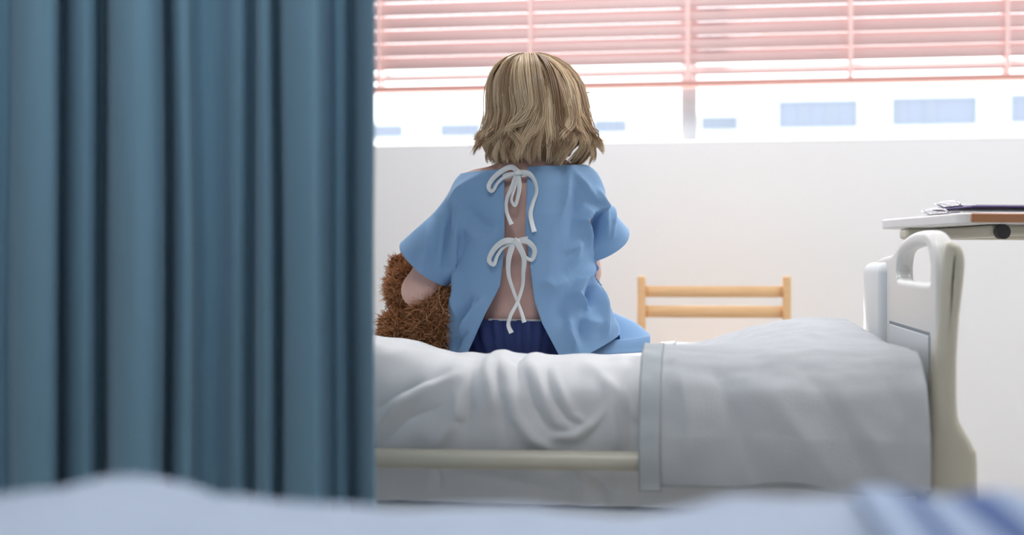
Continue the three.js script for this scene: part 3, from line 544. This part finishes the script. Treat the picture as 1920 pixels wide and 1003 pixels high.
// hair
{
  const A = (y) => table([[gy(309), 0.108], [gy(295), 0.116], [gy(270), 0.114], [gy(240), 0.107], [gy(200), 0.101], [gy(170), 0.096], [gy(150), 0.0885], [gy(130), 0.075], [gy(115), 0.057], [gy(105), 0.037], [gy(100), 0.022], [gy(97), 0.0]], y);
  const top = gy(100), yc = gy(196), cx = 0.028, cz = -0.012;
  const baseG = new THREE.LatheGeometry(Array.from({ length: 26 }, (_, i) => { const y = lerp(gy(290), top - 0.008, i / 25); return new THREE.Vector2(Math.max(0.0005, A(y) - 0.014 - 0.035 * ss(5, 0, i) - (i === 25 ? 1 : 0)), y); }), 60).translate(cx, 0, cz);
  const hair = mesh('hair', clip(mergeVertices((() => { const g = baseG.clone(); g.deleteAttribute('uv'); g.deleteAttribute('normal'); return g; })(), 1e-5).toNonIndexed() && (() => { const g = baseG.clone(); g.deleteAttribute('uv'); g.deleteAttribute('normal'); const m = mergeVertices(g, 1e-5); m.computeVertexNormals(); return m; })(), (x, y, z) => Math.min(-0.045 - z, 0.575 - y)), M.hairBase, person);
  hair.userData.label = 'chin length blond hair';
  const pos = [], nor = [], col = [], idx = [], NSEG = 16;
  const addStrand = (pts, r, c) => {
    const base = pos.length / 3;
    for (let i = 0; i < pts.length; i++) {
      const p = pts[i], q = pts[Math.min(i + 1, pts.length - 1)], o = pts[Math.max(i - 1, 0)], t = new V3().subVectors(q, o).normalize(), s = new V3().crossVectors(t, new V3(0.3, 0.1, 1)).normalize(), b = new V3().crossVectors(s, t), rad = r * (1 - 0.75 * Math.pow(i / (pts.length - 1), 3));
      for (let k = 0; k < 3; k++) { const a = k * 2.0944, n = s.clone().multiplyScalar(Math.cos(a)).addScaledVector(b, Math.sin(a)); pos.push(p.x + n.x * rad, p.y + n.y * rad, p.z + n.z * rad); nor.push(n.x, n.y, n.z); col.push(...c); }
      if (i) for (let k = 0; k < 3; k++) { const a = base + (i - 1) * 3 + k, b2 = base + (i - 1) * 3 + (k + 1) % 3; idx.push(a, a + 3, b2, b2, a + 3, b2 + 3); }
    }
  };
  const LOCKS = 260;
  for (let l = 0; l < LOCKS; l++) {
    const phi0 = (l / LOCKS) * Math.PI * 2 + rr(-0.06, 0.06), back = Math.sin(phi0), frontal = back < -0.45;
    const kind = rnd(), flick = !frontal && kind < 0.2, under = !flick && kind > 0.8;
    const yEnd = frontal ? gy(rr(165, 185)) : flick ? gy(rr(255, 290)) : gy(rr(294, 309)), layer = flick ? rr(0.001, 0.006) : under ? -0.013 : rr(-0.011, 0.004);
    const wave = 0.5 * nz(phi0 * 2.6, 1.7) + rr(-0.07, 0.07), ph = 2.5 * nz(phi0 * 1.1, 9.2) + rr(-0.5, 0.5), curl = flick ? rr(0.010, 0.024) : rnd() < 0.82 ? -rr(0.018, 0.042) : rr(0.002, 0.010), swing = flick ? rr(-0.3, 0.3) : rr(-0.07, 0.07);
    const tone = clamp(0.52 + 0.7 * nz(l * 0.37, 3.3) + rr(-0.5, 0.5), 0, 1), part = Math.cos(phi0) < 0 ? -1 : 1, spread = rr(0.04, 0.12);
    const rootX = -0.02 + part * 0.004 + rr(-0.006, 0.006), rootZ = rr(-0.05, 0.012);
    const n = 34;
    for (let j = 0; j < n; j++) {
      const dphi = rr(-1, 1) * spread, dr = layer + rr(-0.004, 0.003), len = yEnd + rr(-0.006, 0.008), k = clamp(tone + rr(-0.18, 0.18), 0, 1), fly = rnd() < 0.03 ? rr(0.003, 0.009) : 0, w2 = wave + rr(-0.012, 0.012);
      const c = [lerp(0.33, 0.97, k), lerp(0.19, 0.755, k), lerp(0.10, 0.50, k)], pts = [];
      for (let i = 0; i <= NSEG; i++) {
        const t = i / NSEG, split = 0.42;
        let y, hor;
        if (t < split) { const th = t / split * Math.PI / 2; y = yc + (top - yc) * Math.cos(th); hor = lerp(Math.sin(th) * A(yc), A(y), 0.5); if (frontal && y < yEnd) y = yEnd; } else { y = lerp(yc, Math.min(len, yc - 0.01), (t - split) / (1 - split)); hor = A(y); }
        if (frontal && y < yEnd) { y = yEnd + (yEnd - y) * 0.05; }
        const e = ss(0.74, 1, t), conv = 1 - 0.38 * t * t, phi = phi0 + dphi * conv + w2 * Math.sin(t * 4.6 + ph) * ss(0.25, 0.8, t) + swing * e;
        const out = dr * conv * ss(0, 0.2, t) + curl * e * e + fly * ss(0.1, 0.6, t) + 0.003 * Math.sin(t * 9 + ph) * ss(0.3, 0.7, t);
        const R = Math.max(0, hor + out), f = 1 - ss(0, 0.55, t);
        pts.push(new V3(cx + R * Math.cos(phi) + (rootX) * f, y + (flick ? 0.006 * e * e : 0) + dr * 0.5 * f, cz + R * 0.98 * Math.sin(phi) + rootZ * f));
      }
      addStrand(pts, rr(0.0006, 0.00105), c);
    }
  }
  const g = new THREE.BufferGeometry(); g.setAttribute('position', new THREE.Float32BufferAttribute(pos, 3)); g.setAttribute('normal', new THREE.Float32BufferAttribute(nor, 3)); g.setAttribute('color', new THREE.Float32BufferAttribute(col, 3)); g.setIndex(idx);
  const s = mesh('strands', g, M.hair, hair); s.userData.kind = 'stuff'; s.userData.label = 'fine blond strands';
}

// ---------------------------------------------------------------- teddy bear
{
  const t = thing('teddy_bear', 'curly brown teddy bear held under the arm of the child', 'teddy bear', [GX, GY, GZ], TURN);
  const furry = (name, c, r, count, len = 0.014) => {
    const f = (x, y, z) => ell(x, y, z, c, r) + 0.006 * nz(x * 30, y * 30, z * 30);
    const g = sdfMesh(f, c.map((v, k) => v - r[k] - 0.02), c.map((v, k) => v + r[k] + 0.02), 0.006), P = g.attributes.position, N = g.attributes.normal;
    const pos = [], nor = [], col = [], idx = [];
    paint(g, () => [0.2, 0.08, 0.03]);
    for (let n = 0; n < count; n++) {
      const i = Math.floor(rnd() * P.count), p0 = new V3().fromBufferAttribute(P, i).add(new V3(rr(-1, 1), rr(-1, 1), rr(-1, 1)).multiplyScalar(0.003)), nn = new V3().fromBufferAttribute(N, i);
      const lean = new V3(rr(-1, 1), rr(-1.1, 0.8), rr(-1, 1)).multiplyScalar(0.75), bend = new V3(rr(-1, 1), rr(-1, 1), rr(-1, 1)).multiplyScalar(0.6), L = len * rr(0.7, 1.25), k = rr(0, 1);
      const tone = [lerp(0.36, 0.90, k), lerp(0.15, 0.49, k), lerp(0.055, 0.25, k)];
      for (let h = 0; h < 5; h++) {
        const d0 = nn.clone().add(lean).normalize(), side = new V3().crossVectors(d0, new V3(rr(-1, 1), rr(-1, 1), rr(-1, 1))).normalize(), root = p0.clone().addScaledVector(side, rr(0.0005, 0.0022)), b0 = pos.length / 3, wd = rr(0.0004, 0.0007);
        for (let s = 0; s <= 4; s++) { const q = s / 4, p = root.clone().addScaledVector(d0, L * q).addScaledVector(bend, L * q * q).addScaledVector(side, -0.0016 * q), ww = wd * (1 - 0.7 * q); pos.push(p.x + side.x * ww, p.y + side.y * ww, p.z + side.z * ww, p.x - side.x * ww, p.y - side.y * ww, p.z - side.z * ww); for (let e = 0; e < 2; e++) { nor.push(nn.x, nn.y, nn.z); col.push(...tone); } if (s) { const a = b0 + (s - 1) * 2; idx.push(a, a + 1, a + 2, a + 1, a + 3, a + 2); } }
      }
    }
    const hg = new THREE.BufferGeometry(); hg.setAttribute('position', new THREE.Float32BufferAttribute(pos, 3)); hg.setAttribute('normal', new THREE.Float32BufferAttribute(nor, 3)); hg.setAttribute('color', new THREE.Float32BufferAttribute(col, 3)); hg.setIndex(idx); hg.computeVertexNormals();
    return mesh(name, mergeGeometries([g, hg]), M.fur, t);
  };
  furry('torso', [-0.188, 0.075, -0.005], [0.056, 0.078, 0.062], 4200);
  const head = furry('head', [-0.243, 0.145, -0.075], [0.052, 0.055, 0.055], 3200);
  furry('ear', [-0.268, 0.192, -0.085], [0.024, 0.022, 0.016], 700, 0.010);
  furry('ear', [-0.205, 0.198, -0.10], [0.022, 0.022, 0.016], 600, 0.010);
  furry('leg', [-0.262, 0.056, -0.03], [0.042, 0.042, 0.055], 2600);
  furry('leg', [-0.165, 0.04, -0.12], [0.04, 0.04, 0.06], 900);
  furry('arm', [-0.215, 0.075, -0.1], [0.035, 0.035, 0.06], 900);
  mesh('muzzle', new THREE.SphereGeometry(0.026, 20, 14).scale(1, 0.8, 0.8).translate(-0.25, 0.135, -0.13), mat([0.5, 0.3, 0.16], 0.9), head);
  mesh('nose', new THREE.SphereGeometry(0.009, 16, 10).translate(-0.25, 0.142, -0.151), M.black, head);
  for (const s of [-1, 1]) mesh('eye', new THREE.SphereGeometry(0.006, 14, 10).translate(-0.247 + s * 0.022, 0.16, -0.128), M.black, head);
}

// ---------------------------------------------------------------- overbed table with clipboard
{
  const c0 = at(1815, 409, 2.6), c1 = at(1645, 421, 3.0), y = c0.y, dir = new V3(c1.x - c0.x, 0, c1.z - c0.z), len = dir.length(); dir.normalize();
  const turn = Math.atan2(-dir.x, -dir.z);   // local -z runs along the short edge
  const t = thing('overbed_table', 'wheeled overbed table with thin top above the headboard', 'table', [c0.x, 0, c0.z], turn);
  const s = new THREE.Shape(), W = 0.82, r = 0.05, L = len;
  s.moveTo(r, 0); s.lineTo(W - r, 0); s.quadraticCurveTo(W, 0, W, r); s.lineTo(W, L - r); s.quadraticCurveTo(W, L, W - r, L); s.lineTo(r, L); s.quadraticCurveTo(0, L, 0, L - r); s.lineTo(0, r); s.quadraticCurveTo(0, 0, r, 0);
  const top = new THREE.ExtrudeGeometry(s, { depth: 0.014, bevelEnabled: true, bevelThickness: 0.004, bevelSize: 0.004, bevelSegments: 3 }).rotateX(-Math.PI / 2).translate(0, y - 0.007, 0);
  mesh('table_top', top, M.laminate, t);
  mesh('front_edge', rbox(0.005, W - 0.04, y - 0.008, y + 0.010, -0.003, 0.0085, 0.004), M.tableWood, t);
  const beam = mesh('support_beam', merge([rbox(0.0, 0.62, y - 0.036, y - 0.012, -0.30, -0.26, 0.008), rbox(0.06, 0.10, y - 0.036, y - 0.012, -0.3, -0.02, 0.008), rbox(0.075, 0.62, y - 0.034, y - 0.012, -0.04, -0.015, 0.008)]), M.cream, t);
  mesh('beam_end_cap', new THREE.CylinderGeometry(0.0145, 0.0145, 0.014, 28).rotateX(Math.PI / 2).translate(0.077, y - 0.026, -0.009), M.black, beam);
  mesh('column', rbox(0.55, 0.61, 0.06, y - 0.015, -0.25, -0.19, 0.01), M.cream, t);
  mesh('base', merge([rbox(0.2, 0.62, 0.055, 0.085, -0.4, -0.35, 0.01), rbox(0.2, 0.62, 0.055, 0.085, -0.09, -0.04, 0.01), rbox(0.56, 0.62, 0.055, 0.085, -0.4, -0.04, 0.01)]), M.cream, t);
  for (const [x, z] of [[0.22, -0.375], [0.22, -0.065], [0.6, -0.375], [0.6, -0.065]]) mesh('caster', new THREE.CylinderGeometry(0.028, 0.028, 0.02, 20).rotateZ(Math.PI / 2).translate(x, 0.028, z), M.black, t);
  // clipboards
  const q = (lx, ly, lz) => new V3(lx, ly, lz).applyAxisAngle(new V3(0, 1, 0), turn).add(new V3(c0.x, 0, c0.z));
  const clipboard = (name, label, lx, lz, ly, w, d, board, rot) => {
    const p = q(lx, ly, lz), k = thing(name, label, 'clipboard', [p.x, p.y, p.z], turn + rot);
    mesh('board', rbox(0, w, 0, 0.003, -d / 2, d / 2, 0.0012), board, k);
    mesh('paper', box(0.012, w - 0.01, 0.003, 0.0055, -d / 2 + 0.008, d / 2 - 0.008), M.paper, k);
    const cl = mesh('clip', merge([rbox(0.004, 0.035, 0.0055, 0.0085, -0.05, 0.05, 0.001), tube([[0.006, 0.0085, -0.05], [0.004, 0.014, -0.04], [0.004, 0.014, 0.04], [0.006, 0.0085, 0.05]], 0.002, 24, 8)]), M.chrome, k);
    mesh('clip_lever', tube([[0.0, 0.007, -0.02], [-0.018, 0.012, -0.014], [-0.024, 0.010, 0], [-0.018, 0.012, 0.014], [0.0, 0.007, 0.02]], 0.0016, 24, 8), M.chrome, cl);
  };
  clipboard('clipboard', 'white clipboard lying flat on the overbed table', 0.045, -0.23, y + 0.0115, 0.31, 0.22, M.paper, 0.02);
  clipboard('clipboard_001', 'purple clipboard stacked on top on the overbed table', 0.065, -0.21, y + 0.0265, 0.32, 0.23, M.purple, -0.04);
}

// ---------------------------------------------------------------- privacy curtain
{
  const z0 = -1.85, prof = [[-120, 2], [-60, -3], [-20, -4], [10, -5], [22, -1], [40, 2.5], [70, 3.5], [95, 3], [107, 1], [113, -5], [120, -6], [127, -3], [140, 0], [160, 0.5], [175, -0.5], [182, -6], [192, -7], [200, -4], [208, 1], [225, 4], [255, 5], [285, 4.2], [303, 2], [310, -4], [318, -5], [326, -1], [342, 1.5], [358, 1.2], [368, -2], [385, -4], [405, -4.2], [420, -3.5], [435, -1.5], [448, -1], [460, -2], [467, -5], [475, -5], [482, -1], [495, 1.5], [507, 1], [514, -4], [522, -4.5], [532, 0], [560, 3.5], [590, 5], [608, 3.6], [618, 0], [630, 0.6], [644, 0], [650, -3], [656, -4], [668, -1.5], [684, 2.2], [697, 5], [700, 4.6]];
  const t = thing('privacy_curtain', 'teal blue pleated privacy curtain hanging left of the bed', 'curtain', [0, 0.22, z0]);
  const curve = new THREE.CatmullRomCurve3(prof.map(([px, d]) => new V3(xAt(px, z0 + d * 0.014), 0, d * 0.014)), false, 'centripetal');
  const pts = curve.getPoints(700);
  const g = grid(700, 60, (u, v) => { const p = pts[Math.round(u * 700)], y = v * 2.2, sway = 0.006 * nz(p.x * 6, y * 1.2, 3) + 0.004 * nz(p.x * 14, y * 2, 8); return [p.x + sway + 0.012 * (0.55 - v) * ss(-0.75, -0.48, p.x) * 0.8, y, p.z * (1 + 0.12 * nz(p.x * 5, y, 5))]; }, 1.5, 2.2);
  mesh('curtain_fabric', solidify(g, 0.0014), M.curtain, t);
  const track = mesh('curtain_track', rbox(-1.9, 1.6, 2.19, 2.215, -0.012, 0.012, 0.004), M.white, t);
  for (const x of [-1.7, 0, 1.5]) mesh('hanger_rod', new THREE.CylinderGeometry(0.006, 0.006, H - 0.22 - 2.21, 12).translate(x, (H - 0.22 + 2.21) / 2, 0), M.white, track);
}

// ---------------------------------------------------------------- bed in the foreground
{
  const zf = -1.07, zn = -0.12, xa = -1.35, xb = 1.0;
  const t = thing('near_hospital_bed', 'hospital bed in the blurred foreground under pale blue bedding', 'bed', [0, 0, 0]);
  mesh('bed_frame', merge([rbox(xa + 0.05, xb - 0.05, 0.3, 0.36, zf + 0.06, zf + 0.11, 0.008), rbox(xa + 0.05, xb - 0.05, 0.3, 0.36, zn - 0.11, zn - 0.06, 0.008), rbox(xa + 0.05, xa + 0.1, 0.3, 0.36, zf + 0.06, zn - 0.06, 0.008), rbox(xb - 0.1, xb - 0.05, 0.3, 0.36, zf + 0.06, zn - 0.06, 0.008)]), M.cream, t);
  mesh('mattress', rbox(xa + 0.03, xb - 0.03, 0.36, 0.57, zf + 0.05, zn - 0.05, 0.03, 4), M.sheet, t);
  for (const [x, z] of [[xa + 0.1, zf + 0.1], [xb - 0.1, zf + 0.1], [xa + 0.1, zn - 0.1], [xb - 0.1, zn - 0.1]]) mesh('leg', rbox(x - 0.025, x + 0.025, 0, 0.31, z - 0.025, z + 0.025, 0.006), M.cream, t);
  const prof = new THREE.CatmullRomCurve3([[zn, 0.4], [zn + 0.01, 0.52], [zn - 0.04, 0.595], [zn - 0.15, 0.605], [-0.6, 0.605], [-0.9, 0.604], [zf + 0.05, 0.598], [zf + 0.005, 0.57], [zf - 0.005, 0.5], [zf, 0.42]].map(([z, y]) => new V3(0, y, z)), false, 'centripetal');
  const lift = [[0, 0.606], [60, 0.612], [150, 0.616], [210, 0.622], [280, 0.625], [340, 0.620], [400, 0.611], [520, 0.607], [960, 0.605], [1240, 0.607], [1310, 0.612], [1370, 0.619], [1500, 0.622], [1700, 0.621], [1920, 0.618]].map(([px, y]) => [xAt(px, -1.0), y - 0.605]);
  const g = grid(300, 120, (u, v) => { const x = lerp(xa, xb, u), p = prof.getPoint(v), k = ss(0.52, 0.6, p.y) * ss(-0.5, -0.9, p.z); return [x, p.y + (table(lift, x) + 0.009) * k + 0.006 * nz(x * 10, p.z * 10, 3) + 0.003 * nz(x * 25, p.z * 25, 6), p.z + 0.006 * nz(x * 8, p.y * 8, 12)]; }, 2.3, 1.4);
  tag(mesh('bed_cover', solidify(g, -0.004), M.duvet, scene), 'pale blue rumpled bed cover in the blurred foreground', 'bed cover');
}
{
  const za = -0.965, zb = -0.5, xa = xAt(1600, -0.95), xb = xAt(1920, -0.95), stripe = noiseTexture(128, (x) => ((x > 30 && x < 48) || (x > 72 && x < 98) ? [66, 92, 142] : [158, 176, 204]), true);
  const g = grid(60, 40, (u, v) => { const x = lerp(xa, xb, u), z = lerp(za, zb, v); return [x, 0.6465 + 0.003 * Math.sin(u * 9 + v * 3) - 0.012 * ss(0.12, 0, v) * 0.3, z]; }, 1, 1);
  tag(mesh('striped_towel', solidify(g, -0.006), mat([1, 1, 1], 0.95, { map: stripe }), scene), 'pale blue towel with dark blue stripes on the foreground bed', 'towel');
}
renderer.render(scene, camera);
